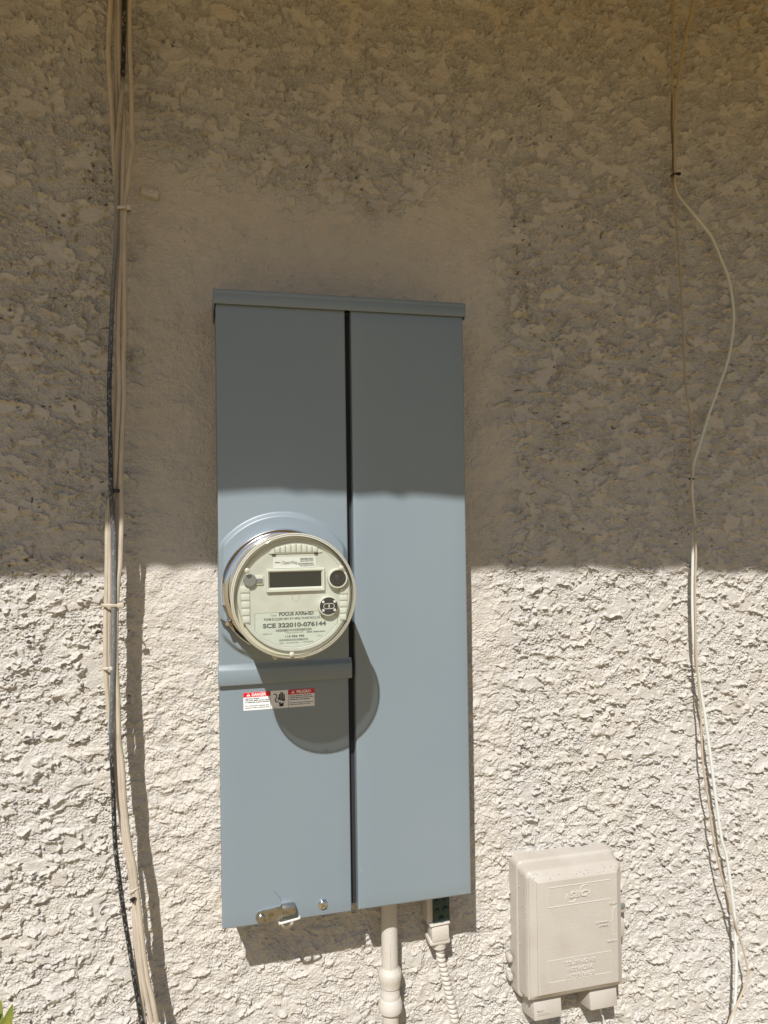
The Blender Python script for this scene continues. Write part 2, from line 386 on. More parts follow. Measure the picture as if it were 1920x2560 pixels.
# ---------------------------------------------------------------- gray meter panel
panel = thing('electrical_panel', 'tall gray steel meter panel on the stucco wall with two front covers', 'electrical panel', (.215, 0, -.602))
def sheet(name, x0, x1, z0, z1, yf, back, r, m, parent, hf=None, step=.004):
    """folded sheet steel cover: front face with rolled edges that turn back to depth `back`"""
    def ax(a, b):
        e = [a + r*(1 - math.cos(k*PI/8)) for k in range(4)]; f = [b - (v - a) for v in e][::-1]
        m_ = max(2, int((b - a - 2*r)/step)); return e + [a + r + (b - a - 2*r)*i/m_ for i in range(m_ + 1)] + f
    X, Z = ax(x0, x1), ax(z0, z1); vs = []
    for z in Z:
        for x in X:
            d = 0
            for e in (x - x0, x1 - x, z - z0, z1 - z):
                if e < r: d = max(d, r - math.sqrt(max(r*r - (r - e)**2, 0)))
            vs.append((x, -(yf - d + (hf(x, z) if hf else 0)), z))
    nx, nz = len(X), len(Z); fs = [(j*nx+i, j*nx+i+1, (j+1)*nx+i+1, (j+1)*nx+i) for j in range(nz-1) for i in range(nx-1)]
    loop = list(range(nx)) + [j*nx + nx-1 for j in range(1, nz)] + [(nz-1)*nx + i for i in range(nx-2, -1, -1)] + [j*nx for j in range(nz-2, 0, -1)]
    k = len(vs); vs += [(vs[i][0], -back, vs[i][2]) for i in loop]; L = len(loop)
    fs += [(loop[i], loop[(i+1) % L], k + (i+1) % L, k + i) for i in range(L)]
    return MB().add(vs, fs, True).build(name, m, parent)
MB().box(.0225, .4075, -.086, .012, -.597, .322, .0015).build('enclosure', 'grayflat', panel)
# rain cap: folded hood with end tabs
cap = MB().box(.0185, .4120, -.1085, .006, .3335, .3415, .0015)
cap.box(.0190, .4115, -.1085, -.1065, .3195, .3355, .0006); cap.box(.0190, .0205, -.1065, -.004, .3165, .3355); cap.box(.4100, .4115, -.1065, -.004, .3165, .3355)
cap.build('rain_cap', 'gray', panel)
CX, CZ = .1145, -.103
def emb(x, z):
    r = math.hypot(x - CX - .002, z - CZ)
    e = min(x - .022, .2165 - x, 1); f = min(1, max(0, e/.010)); f = f*f*(3-2*f)
    a = min(1, max(0, (.1150 - r)/.0075)); a = a*a*(3-2*a)
    l = min(1, max(0, (z + .19)/-.022)) if z < -.19 else 0
    return .0075*a*f*(1 - l)
mc = sheet('meter_cover', .0220, .2165, -.2200, .3225, .1020, .084, .0022, 'gray', panel, emb, .0013)
# jogged lip at the foot of the meter cover, lapping over the cover below
lp = MB(); ys = [(-.2125, .1019), (-.2165, .1030), (-.2195, .1055), (-.2225, .1066), (-.2415, .1066), (-.2435, .1058), (-.2442, .1040)]
vs = []
for x in (.0196, .0206, .2188, .2200):
    for z, y in ys: vs.append((x, -(y - (.0012 if x in (.0196, .2200) else 0)), z))
m7 = len(ys); lp.add(vs, [(j*m7+i, (j+1)*m7+i, (j+1)*m7+i+1, j*m7+i+1) for j in range(3) for i in range(m7-1)], True)
for x in (.0196, .2200): lp.add([(x, -(y - .0012), z) for z, y in ys] + [(x, -.088, ys[-1][0]), (x, -.088, ys[0][0])], [tuple(range(m7 + 2))])
lp.add([(.0196, -.1028, -.2442), (.2200, -.1028, -.2442), (.2200, -.090, -.2442), (.0196, -.090, -.2442)], [(0, 1, 2, 3)])
lp.build('cover_lip', 'gray', panel)
sheet('lower_cover', .0215, .2155, -.6023, -.2360, .0990, .084, .0020, 'gray', panel, None, .02)
sheet('panel_door', .2252, .4088, -.6000, .3225, .1035, .082, .0032, 'gray', panel, None, .02)
MB().box(.2158, .2250, -.0875, -.0855, -.596, .319).build('gap_channel', 'dark', panel)
# small louvered tabs on the right side
for za, zb in ((.1990, .2285), (-.4930, -.4565)):
    h = MB(); h.box(.4085, .4125, -.090, -.062, za, zb, .0008); h.box(.4120, .4140, -.088, -.0865, za + .003, zb - .003)
    h.build('side_latch', 'gray', panel)

# hasp, seal tab, seal wire and cover screw
arm = []
for i in range(13):
    a = PI/2 + PI*i/12; arm.append((.0785 + .0085*math.cos(a), -.5905 + .0085*math.sin(a)))
arm += [(.1085, -.5985), (.1130, -.5945), (.1285, -.5938), (.1285, -.5775), (.1240, -.5752), (.1085, -.5762), (.1065, -.5790), (.1040, -.5795)]
arm = [(x, z + (.0038*(x - .0785)/.05 if x > .09 and z > -.59 else 0)*0) for x, z in arm]
hp = MB().poly(arm, -.0992, -.1022); hasp = hp.build('hasp', 'steel', panel)
lg = MB().box(.1085, .1285, -.1105, -.1015, -.5800, -.5755, .0016); lg.box(.1085, .1285, -.1110, -.1090, -.5868, -.5765, .0008)
lg.build('folded_lug', 'steel', hasp)
MB().lathe([(-.1020, .0056), (-.1035, .0056), (-.1050, .0046), (-.1057, .0028), (-.1060, .0001)], (.0780, -.5905), n=28).build('rivet', 'steel', hasp)
tb = MB(); ro, ri = .0098, .0062; c = (.1163, -.6065); n = 30; vs = []
for y in (-.0955, -.0970):
    for i in range(n):
        a = 2*PI*i/n; vs.append((c[0] + ro*math.cos(a), y, c[1] + ro*math.sin(a)))
    for i in range(n):
        a = 2*PI*i/n; vs.append((c[0] + ri*math.cos(a), y, c[1] + ri*math.sin(a)))
fs = []
for i in range(n):
    k = (i+1) % n; fs += [(i, k, n+k, n+i), (2*n+i, 2*n+k, 3*n+k, 3*n+i), (i, k, 2*n+k, 2*n+i), (n+i, n+k, 3*n+k, 3*n+i)]
tb.add(vs, fs); tb.build('seal_tab', 'zinc', panel)
MB().tube(smooth([(.1050, -.094, -.6030), (.1050, -.1050, -.6025), (.1056, -.1085, -.6000), (.1090, -.1095, -.5992), (.1200, -.1098, -.5975), (.1320, -.1095, -.5960), (.1345, -.1080, -.5958), (.1348, -.1035, -.5965)], 6), .0017, 10).build('seal_wire', 'whitepl', panel)
sc = MB().lathe([(-.0985, .0078), (-.0995, .0078), (-.1000, .0070), (-.1018, .0066), (-.1032, .0052), (-.1038, .0026), (-.1040, .0001)], (.1708, -.5845), n=32)
scr = sc.build('screw', 'chrome', panel)
MB().box(.1662, .1754, -.1044, -.1020, -.5852, -.5838, 0, rot=.6).box(.1701, .1715, -.1045, -.1021, -.5890, -.5800, 0, rot=.6).build('screw_slot', 'steel', scr)
# scratches and paint chips on the painted covers
MB().tube([(.0975, -.0991, -.5560), (.1020, -.0991, -.5610), (.1065, -.0991, -.5670), (.1090, -.0991, -.5720)], .00022, 4).build('scratch', 'grayink', panel)
R = random.Random(8)
for (cx, cz, y, sx, sz, n) in ((.392, -.5940, -.1037, .006, .0020, 5), (.245, -.585, -.1037, .02, .008, 1), (.30, -.50, -.1037, .09, .08, 2), (.07, .09, -.1022, .002, .001, 1), (.12, .06, -.1022, .001, .004, 1)):
    for i in range(n):
        x, z = cx + R.uniform(-sx, sx), cz + R.uniform(-sz, sz); MB().disc(y, R.uniform(.0002, .0005), (x, z), 6).build('paint_chip', 'white', panel)

# bilingual warning sticker on the lower cover
YS = -.0994
stk = MB().box(.0560, .1623, YS, YS + .0004, -.2833, -.2567).build('warning_sticker', 'white', panel)
Y2 = YS - .00015
rb1 = MB().add([(.0560, Y2, -.2637), (.0957, Y2, -.2637), (.0957, Y2, -.2567), (.0560, Y2, -.2567)], [(0, 1, 2, 3)]).build('red_band', 'red', stk)
rb2 = MB().add([(.1228, Y2, -.2640), (.1623, Y2, -.2640), (.1623, Y2, -.2567), (.1228, Y2, -.2567)], [(0, 1, 2, 3)]).build('red_band', 'red', stk)
MB().add([(.0957, Y2, -.2833), (.0961, Y2, -.2833), (.0961, Y2, -.2567), (.0957, Y2, -.2567)], [(0, 1, 2, 3)]).build('divider_line', 'ink', stk)
MB().add([(.1224, Y2, -.2833), (.1228, Y2, -.2833), (.1228, Y2, -.2567), (.1224, Y2, -.2567)], [(0, 1, 2, 3)]).build('divider_line', 'ink', stk)
Y3 = Y2 - .0001
Y4 = Y3 - .0001
for wd_, xa, xb in (('DANGER', .0684, .0893), ('PELIGRO', .1352, .1568)):
    write(MB(), wd_, xa, xb, -.2623, .0042, Y3, bold=.03).build('headline_lettering', 'white', stk)
for x in (.0607, .1270):
    MB().add([(x, Y3, -.2623), (x + .0056, Y3, -.2623), (x + .0028, Y3, -.2578)], [(0, 1, 2)]).build('warning_triangle', 'white', stk)
    MB().add([(x + .0025, Y4, -.2606), (x + .0031, Y4, -.2606), (x + .0033, Y4, -.2590), (x + .0023, Y4, -.2590)], [(0, 1, 2, 3)]).disc(Y4, .0004, (x + .0028, -.2614), 8).build('exclamation_mark', 'ink', stk)
tl = MB()
for b, x0, x1, z, bd in (('Hazardous Voltage', .0583, .0788, -.2665, .02), ('Will cause death, serious injury', .0583, .0938, -.2692, .02), ('or substantial property damage.', .0583, .0935, -.2719, .02),
        ('Turn off power supplying this', .0583, .0930, -.2771, 0), ('equipment before working inside.', .0583, .0940, -.2800, 0),
        ('Voltaje peligroso. Causará la', .1240, .1575, -.2668, .02), ('muerte, lesiones graves o daño', .1240, .1608, -.2695, .02), ('substancial a la propiedad.', .1240, .1550, -.2722, .02),
        ('Desconecte el suministro de energía a este', .1240, .1604, -.2770, 0), ('equipo antes de trabajar en su interior.', .1240, .1560, -.2797, 0), ('4008-12', .0985, .1070, -.2824, 0)):
    write(tl, b, x0, x1, z, .00135 if '4008' not in b else .0006, Y3, bold=bd)
tl.build('small_lettering', 'ink', stk)
hd = MB()                                                    # hand struck by a bolt, wire coming in from the left
def hp_(u, v): return (.0961 + u*.0263, -.2833 + v*.0266)
for u, v0, v1 in ((.505, .45, .80), (.590, .47, .90), (.680, .46, .88), (.770, .42, .78)):
    x, z0 = hp_(u, v0); _, z1 = hp_(u, v1); hd.box(x - .00085, x + .00085, Y3 - .0001, Y3, z0, z1)
hd.poly([hp_(*q) for q in ((.42, .62), (.47, .62), (.47, .50), (.81, .50), (.81, .38), (.74, .27), (.72, .10), (.49, .10), (.49, .25), (.42, .36))], Y3, Y3 - .00012)
w_ = [hp_(*q) for q in ((.18, .82), (.30, .79), (.36, .70), (.32, .58), (.26, .48), (.30, .38), (.40, .36))]
sw = smooth([(x, Y3, z) for x, z in w_], 5); hd.tube([(p.x, Y3 + .0003, p.z) for p in sw], .00075, 6)
hd.build('hand_symbol', 'ink', stk)
MB().poly([hp_(*q) for q in ((.30, .42), (.55, .49), (.50, .41), (.68, .47), (.62, .38), (.84, .40), (.84, .34), (.55, .27), (.60, .37), (.42, .30), (.47, .41))], Y3 - .0002, Y3 - .0003).build('bolt_symbol', 'white', stk)

# ---------------------------------------------------------------- electricity meter
meter = thing('electricity_meter', 'round electricity meter under a clear cover, plugged into the gray panel', 'electricity meter', (.1155, -.104, -.188))
MB().lathe([(-.108, .0800), (-.108, .0868), (-.1118, .0890), (-.1160, .0900), (-.1220, .0900), (-.1265, .0888), (-.1300, .0866), (-.1318, .0840), (-.1322, .0800)], (CX, CZ), n=160).build('retaining_ring', 'chrome', meter)
# clasp of the ring, lower left: strap ends and seal screw
cl = MB()
for rr, a0, a1, y0, y1 in ((.0915, 3.44, 4.15, -.128, -.113),):
    N = 16; vs = []
    for i in range(N + 1):
        a = a0 + (a1 - a0)*i/N; q = rr + .0075*max(0, 1 - i/5)
        for r_, y in ((q, y0), (q + .0012, y0), (q + .0012, y1), (q, y1)): vs.append((CX + r_*math.cos(a), y, CZ + r_*math.sin(a)))
    cl.add(vs, [(i*4+k, i*4+(k+1) % 4, i*4+4+(k+1) % 4, i*4+4+k) for i in range(N) for k in range(4)] + [(0, 1, 2, 3), (N*4, N*4+1, N*4+2, N*4+3)])
clasp = cl.build('ring_clasp', 'chrome', meter)
ck = MB()
ck.add([(.0262, -.129, -.1230), (.0290, -.131, -.1245), (.0480, -.129, -.1700), (.0400, -.128, -.1560), (.0262, -.112, -.1230), (.0290, -.112, -.1245), (.0480, -.112, -.1700), (.0400, -.112, -.1560)],
       [(0, 1, 2, 3), (4, 5, 6, 7), (0, 1, 5, 4), (1, 2, 6, 5), (2, 3, 7, 6), (3, 0, 4, 7)])
ck.build('clasp_plate', 'steel', clasp)
MB().lathe([(-.112, .0035), (-.1335, .0035), (-.1345, .0025), (-.1347, .0001)], (.0335, -.1480), n=20).build('seal_screw', 'chrome', clasp)
KX, KZ = .1165, -.1005
MB().lathe([(-.108, .0760), (-.150, .0785), (-.2250, .0799), (-.2305, .0797), (-.2330, .0785), (-.2330, .0001)], (KX - .001, KZ - .0015), n=128).build('meter_body', 'body', meter)
fp = MB().lathe([(-.2310, .0752), (-.2358, .0752), (-.2373, .0742), (-.2373, .0705), (-.2365, .0697), (-.2365, .0001)], (.1175, -.1000), n=128)
face = fp.build('face_plate', 'face', meter); YF = -.2365
# clear cover: side wall and front, one shell with a rolled front rim
sidep = [(-.1290, .0808), (-.1400, .0812), (-.1420, .0806), (-.1700, .0808), (-.2100, .0810), (-.2340, .0812)]
MB().lathe(sidep, (KX, KZ), n=128).build('cover_side', 'clearside', meter)
cv = MB().lathe([(-.2466, .0790), (-.2478, .0778), (-.2476, .0755), (-.2464, .0735), (-.2462, .0400), (-.2462, .0001)], (KX, KZ), n=128)
cover = cv.build('cover_front', 'clear', meter)
MB().lathe([(-.2340, .0812), (-.2400, .0818), (-.2440, .0816), (-.2460, .0802), (-.2466, .0790)], (KX, KZ), n=128).build('cover_shoulder', 'clearrim', cover)
MB().lathe([(-.2418, .0822), (-.2432, .0829), (-.2452, .0826), (-.2462, .0812), (-.2452, .0808)], (KX, KZ), n=128).build('cover_rim', 'clearside', cover)
for (x, z) in ((.1790, -.0655), (.1120, -.1770), (.0555, -.0655)):
    bt = MB(); bt.lathe([(-.2460, .0036), (-.2475, .0034), (-.2486, .0022), (-.2490, .0001)], (x, z), n=20)
    bt.build('cover_stud', 'clearside', cover)
for (x, z) in ((.0930, -.1835), (.1300, -.1850)):
    ft = MB(); ft.lathe([(-.205, .0040), (-.222, .0040), (-.2235, .003), (-.2235, .0001)], (x, z), n=20)
    ft.build('cover_foot', 'clearside', cover)
# mouldings of the face
def rect(mb, x0, x1, z0, z1, h, y=YF): return mb.box(x0, x1, y - h, y + .001, z0, z1, min(.0006, h*.45))
mo = MB()
arc = [(.0838, -.0440), (.0870, -.0450), (.1520, -.0446), (.1551, -.0433), (.1490, -.0385), (.1430, -.0350), (.1300, -.0315), (.1180, -.0305), (.1060, -.0320), (.0930, -.0355), (.0880, -.0390)]
MB().poly(arc, YF, YF - .0014).build('face_moulding', 'facelight', face)
for i in range(8): rect(MB(), .0925 + .0071*i, .0984 + .0071*i, -.0436, -.0352 + .0012*(2.2 - abs(i - 3.5)), .0024).build('face_rib', 'facelight', face)
for i in range(5): rect(MB(), .0468 + .0006*i, .0588, -.0948 - .0098*i, -.0863 - .0098*i, .0018).build('face_rib', 'facelight', face)
for i in range(5): rect(MB(), .1782, .1895 - .0007*i, -.1010 - .0086*i, -.0936 - .0086*i, .0018).build('face_rib', 'facelight', face)
rect(mo, .0665, .0772, -.0850, -.0725, .0020)
mo.build('face_moulding', 'facelight', face)
yg = YF - .0016
for i in range(9): MB().box(.0899 + .0071*i + .0014, .0899 + .0071*i + .0022, yg - .0009, yg, -.0436, -.0352 + .0012*(2.2 - abs(i - 4))).build('face_groove', 'facedark', face)
for i in range(5): MB().box(.0470 + .0006*i, .0590, yg, YF, -.0957 - .0098*i, -.0950 - .0098*i).build('face_groove', 'facedark', face)
for i in range(5): MB().box(.1782, .1895 - .0007*i, yg, YF, -.1018 - .0086*i, -.1011 - .0086*i).build('face_groove', 'facedark', face)
for xa, xb, dd, za, zb in ((.0880, .0930, .0018, -.0472, -.0449), (.1446, .1492, .0018, -.0468, -.0445), (.1770, .1794, .0006, -.0975, -.0930)):
    MB().box(xa, xb, YF - dd, YF, za, zb).build('latch_slot', 'black', face)
# display in its raised frame
df = MB(); o_, i_ = (.0803, .1582, -.0957, -.0650), (.0848, .1535, -.0896, -.0694)
def ring4(o, y0, i, y1):
    a = [(o[0], y0, o[2]), (o[1], y0, o[2]), (o[1], y0, o[3]), (o[0], y0, o[3])]; b = [(i[0], y1, i[2]), (i[1], y1, i[2]), (i[1], y1, i[3]), (i[0], y1, i[3])]
    return a + b, [(0, 1, 5, 4), (1, 2, 6, 5), (2, 3, 7, 6), (3, 0, 4, 7)]
mid = (.0812, .1573, -.0948, -.0659); md2 = (.0828, .1555, -.0916, -.0678)
for a in ((o_, YF, mid, YF - .0042), (mid, YF - .0042, md2, YF - .0042), (md2, YF - .0042, i_, YF - .0012)): df.add(*ring4(*a))
disp = df.build('display_frame', 'facelight', face)
MB().add([(i_[0], YF - .0012, i_[2]), (i_[1], YF - .0012, i_[2]), (i_[1], YF - .0012, i_[3]), (i_[0], YF - .0012, i_[3])], [(0, 1, 2, 3)]).build('display_glass', 'lcd', disp)
# small maker's label above the display
lb = MB().box(.0900, .1462, YF - .0005, YF, -.0650 + .0006, -.0496).build('maker_label', 'label2', face); yl = YF - .00065
lt = MB(); write(lt, 'Itron', .0925, .0985, -.0572, .0018, yl, bold=.03); lt.box(.0999, .1001, yl - .0001, yl, -.0598, -.0545)
write(lt, 'OpenWay', .1018, .1218, -.0590, .0042, yl, bold=-.006)
write(lt, 'MAC 00078 9755', .1258, .1430, -.0560, .0011, yl, bold=.02); write(lt, 'ICN 322010176144', .1252, .1445, -.0634 + .001, .0011, yl, bold=.02)
barcode(lt, .1255, .1440, -.0542, -.0513, yl, 34, 3); barcode(lt, .1228, .1445, -.0605, -.0578, yl, 38, 5)
lt.build('label_lettering', 'ink', lb)
# gray seal plug at the left
pg = MB().lathe([(YF, .0084), (YF - .0042, .0084), (YF - .0050, .0076), (YF - .0050, .0001)], (.0592, -.0790), n=32); pg.box(.0655, .0755, YF - .0032, YF - .0018, -.0822, -.0768)
pg.build('seal_plug', 'knobgray', face)
# reset button
c_ = (.1748, -.0796)
bz = MB().lathe([(YF, .0136), (YF - .0070, .0134), (YF - .0078, .0126), (YF - .0078, .0112), (YF - .0050, .0110)], c_, n=48).build('button_bezel', 'facelight', face)
MB().lathe([(YF - .0045, .0111), (YF - .0074, .0108), (YF - .0074, .0094), (YF - .0062, .0090), (YF - .0062, .0001)], c_, n=48).build('button_well', 'black', bz)
MB().lathe([(YF - .0062, .0078), (YF - .0080, .0076), (YF - .0080, .0060), (YF - .0070, .0056), (YF - .0070, .0052), (YF - .0082, .0048), (YF - .0088, .0034), (YF - .0090, .0001)], c_, n=40).build('reset_button', 'black', bz)
# optical port
c_ = (.1622, -.1160)
MB().lathe([(YF, .0134), (YF - .0070, .0134), (YF - .0078, .0126), (YF - .0078, .0116)], (c_[0] - .0006, c_[1]), n=48).build('port_bezel', 'facelight', face)
pts = [(c_[0] + .0117*math.cos(a), max(c_[1] + .0117*math.sin(a), c_[1] - .0090)) for a in (2*PI*i/48 for i in range(48))]
port = MB().poly(pts, YF - .004, YF - .0084).build('optical_port', 'black', face); yp = YF - .0085
for sx in (-1, 1):
    for sz in (-1, 1): MB().lathe([(yp, .0019), (yp - .0008, .0017), (yp - .0010, .0001)], (c_[0] + sx*.0077, c_[1] + sz*.0056 + .0003), n=16).build('port_magnet', 'whitepl', port)
sd = []
for i in range(24):
    a = 2*PI*i/24; sd.append((c_[0] + (.0038 if math.cos(a) > 0 else -.0038) + .0034*math.cos(a), yp - .0003, c_[1] + .0034*math.sin(a)))
pn = MB(); pn.tube(sd + [sd[0]], .00042, 6, False); pn.box(c_[0] - .0006, c_[0] + .0008, yp - .0006, yp, c_[1] - .0022, c_[1] + .0022, .0002)
pn.build('port_contact', 'whitepl', port)
# nameplate
R0, c0 = .0705, (.1175, -.1000); pts = [(.0650, -.1240), (.0672, -.1222), (.1500, -.1222), (.1500, -.1290), (.1745, -.1290), (.1745, -.1405)]
a0 = math.atan2(-.1405 + .1, .1745 - .1175); a1 = math.atan2(-.1445 + .1, .0650 - .1175)
for i in range(21):
    a = a0 + ((a1 if a1 < a0 else a1 - 2*PI) - a0)*i/20; r_ = R0 - .0015
    pts.append((c0[0] + r_*math.cos(a)*1.0, c0[1] + r_*math.sin(a)))
npl = MB().poly(pts, YF, YF - .0004).build('nameplate', 'label', face)
ol = [(x, YF - .0005, z) for x, z in pts]; MB().tube(ol[:6] , .00042, 4).tube([ol[-1], ol[0]], .00042, 4).build('nameplate_edge', 'facedark', npl)
yn = YF - .0006; nl = MB()
write(nl, 'FOCUS AXRe-SD', .0967, .1425, -.1268, .0046, yn, bold=.035)
write(nl, 'SCE 322010-076144', .0754, .1592, -.1421, .0054, yn, bold=.035)
nl.build('serial_lettering', 'grayink', npl)
n2 = MB()
write(n2, 'FORM 2S CL200 240V 3W 60Hz TA=30 Kh7.2 CA 0.2', .0770, .1565, -.1325, .0030, yn, bold=.006)
write(n2, '116 556 783', .1047, .1296, -.1557, .0025, yn, bold=.02)
write(n2, 'MGA16650-0A01', .1332, .1578, -.1507, .0017, yn, bold=.01)
barcode(n2, .0922, .1402, -.1480, -.1447, yn, 62, 11); barcode(n2, .0965, .1350, -.1606, -.1580, yn, 50, 13)
n2.build('plate_lettering', 'grayink', npl)
write(MB(), 'Type', .0855, .0930, -.1268, .0022, yn).build('pale_lettering', 'paleink', npl)
n3 = MB(); write(n3, '*322010-076144*', .1045, .1285, -.1504, .0016, yn); write(n3, '1009KC17', .0742, .0872, -.1508, .0015, yn, bold=.01)
write(n3, 'A412', .1466, .1533, -.1562, .0015, yn, bold=.01); write(n3, 'USA  Landis+Gyr  119740000', .0962, .1415, -.1636, .0016, yn, bold=.01)
n3.build('pale_lettering', 'paleink', npl)
rg = MB(); rg.tube([(.1192 + .0048*math.cos(2*PI*i/32), YF, -.1035 + .0048*math.sin(2*PI*i/32)) for i in range(33)], .00035, 4, False)
rg.build('recycling_ring', 'facedark', face)

# ---------------------------------------------------------------- telephone network box
tel = thing('telephone_interface_box', 'beige painted telephone network box beside the gray panel', 'telephone box', (.61, 0, -.83))
def rslab(mb, x0, x1, z0, z1, y0, y1, rc, taper=0.0, re=.003):
    """slab with rounded corners of radius rc and a softened, tapering front edge"""
    prof = [(y0, 0), (y1 + re, taper)] + [(y1 + re*(1 - math.sin(k*PI/8)), taper + re*(1 - math.cos(k*PI/8))) for k in range(1, 5)]
    rings = []
    for y, ins in prof:
        r = max(rc - ins*.5, .001); a_, b_, c_1, d_ = x0 + ins, x1 - ins, z0 + ins, z1 - ins; ring = []
        for cx, cz, s in ((b_ - r, d_ - r, 0), (a_ + r, d_ - r, 1), (a_ + r, c_1 + r, 2), (b_ - r, c_1 + r, 3)):
            for k in range(6): a = s*PI/2 + k*PI/10; ring.append((cx + r*math.cos(a), y, cz + r*math.sin(a)))
        rings.append(ring)
    m_ = 24; vs = [v for r in rings for v in r]
    fs = [(j*m_+i, j*m_+(i+1) % m_, (j+1)*m_+(i+1) % m_, (j+1)*m_+i) for j in range(len(rings)-1) for i in range(m_)]
    fs += [tuple(range(m_)), tuple((len(rings)-1)*m_ + i for i in range(m_))]
    return mb.add(vs, fs, True)
bk = MB(); rslab(bk, .5165, .7090, -.8330, -.5930, .006, -.030, .012, .002, .006); bk.build('back_box', 'beigepl', tel)
lid_m = MB(); rslab(lid_m, .5205, .7060, -.8250, -.5990, -.0275, -.0560, .012, .0035, .008)
lid = lid_m.build('lid', 'beigepl', tel)
YT = -.0655
fm = MB(); rslab(fm, .5285, .7025, -.8190, -.6050, -.0545, YT, .007, .0110, .003); fm.build('lid_panel', 'beigepl', lid)
MB().tube([(.5265, -.0560, -.6120), (.5265, -.0560, -.8150)], .0022, 8).build('lid_rib', 'beigepl', lid)
em = MB(); ye = YT + .0003
def frame(mb, x0, x1, z0, z1, r=.0008):
    mb.tube([(x0, YT, z0), (x1, YT, z0), (x1, YT, z1), (x0, YT, z1), (x0, YT, z0)], r, 6)
frame(em, .5585, .6762, -.6615, -.6285); frame(em, .5572, .6765, -.7875, -.7510, .0006)
def arc3(cx, cz, rx, rz, a0, a1, n=20): return [(cx + rx*math.cos(a0 + (a1-a0)*i/n), YT, cz + rz*math.sin(a0 + (a1-a0)*i/n)) for i in range(n+1)]
em.tube(arc3(.6285, -.6400, .0098, .0085, -.9, 3.4), .0010, 6).tube(arc3(.6020, -.6490, .0098, .0085, 2.3, 6.6), .0010, 6)
em.tube([(.6870, YT, -.6765), (.6815, YT, -.6780), (.6802, YT, -.6830), (.6802, YT, -.6975), (.6765, YT, -.7000), (.6802, YT, -.7025), (.6802, YT, -.7190), (.6815, YT, -.7240), (.6870, YT, -.7255)], .0007, 6)
write(em, 'SBC', .5980, .6335, -.6492, .0098, ye, .0022, bold=.03, shear=.25)
for b, x0, x1, z, h in (('TELEPHONE', .5888, .6450, -.7625, .0062), ('NETWORK', .5930, .6403, -.7738, .0062), ('INTERFACE', .5905, .6432, -.7850, .0062),
                       ('SNAP', .6742, .6876, -.6712, .0028), ('CUSTOMER', .6480, .6712, -.7005, .0026), ('ACCESS', .6535, .6700, -.7062, .0026), ('SCREW', .6690, .6880, -.7350, .0030)):
    write(em, b, x0, x1, z, h, ye, .0020, bold=.012)
em.build('lid_embossing', 'emboss', lid)
for (x0, x1, z0, z1, skew) in ((.5385, .5902, -.8590, -.8290, -.004), (.6440, .6965, -.8590, -.8290, .004)):
    fo = MB(); ztb = z1 + .004; b = [(x0 - .003, .006, z0 - .014), (x1 + .002, .006, z0 - .014), (x1 + .002, .006, ztb), (x0 - .003, .006, ztb)]
    f_ = [(x0, -.050, z0), (x1, -.050, z0), (x1, -.046, ztb), (x0, -.046, ztb)]
    q = bmesh.new(); vv = [q.verts.new(v) for v in b + f_]
    for f in ((0, 1, 2, 3), (7, 6, 5, 4), (0, 4, 5, 1), (1, 5, 6, 2), (2, 6, 7, 3), (3, 7, 4, 0)): q.faces.new([vv[i] for i in f])
    bmesh.ops.recalc_face_normals(q, faces=q.faces); bmesh.ops.bevel(q, geom=list(q.edges), offset=.0022, segments=2, profile=.5, affect='EDGES')
    fo.bm(q, True); foot = fo.build('cable_shroud', 'beigepl', tel)
    if x0 < .6:
        g = MB(); write(g, 'MFG BY', .5440, .5560, -.8440, .0030, -.0487, .0016, bold=.01); write(g, 'CORNING', .5440, .5690, -.8500, .0040, -.0494, .0014, bold=.015); g.build('maker_embossing', 'emboss', foot)
e1 = MB().box(.7040, .7320, -.024, -.014, -.7145, -.6900, .003).build('mounting_ear', 'beigepl', tel)
MB().lathe([(-.022, .0052), (-.026, .0050), (-.027, .0001)], (.7235, -.7010), n=20).build('ear_screw', 'knobgray', e1)
MB().box(.7040, .7265, -.028, -.006, -.7560, -.7230, .004).build('hinge_knuckle', 'beigepl', tel)
for z in (-.768, -.800): MB().box(.5060, .5150, -.018, -.002, z - .006, z + .006, .003).build('hinge_knuckle', 'beigepl', tel)
R = random.Random(21)                              # blobs of old paint and grit on the lid
for i in range(99):
    k_ = R.random()
    if k_ < .30: t_ = R.random(); x, z, y = R.uniform(.530, .698), -.6053 - .0105*t_, -.0562 - .0085*t_
    elif k_ < .60: x, z, y = R.uniform(.525, .700), -.6020, R.uniform(-.050, -.032)
    elif R.random() < .5: x, z, y = R.uniform(.5185, .5265), R.uniform(-.82, -.60), -.0335 - R.random()*.02
    else: x, z, y = R.uniform(.54, .69), R.uniform(-.80, -.63), YT + .0004
    r_ = R.uniform(.0004, .0012); q = bmesh.new(); bmesh.ops.create_icosphere(q, subdivisions=1, radius=r_)
    for v in q.verts: v.co = Vector((x, y, z)) + v.co
    MB().bm(q, True).build('paint_blob', 'emboss', lid)
ORG = Vector((.684, -.015, -.90))
tag(MB().tube(smooth([(.676, -.022, -.845), (.680, -.022, -.887), (.6855, -.022, -.908), (.700, -.02, -1.05), (.70, -.02, -1.5)], 8), .0013, 8).build('thin_wire', 'whitepl'),
    'thin white wire hanging from the right shroud of the telephone box', 'wire')

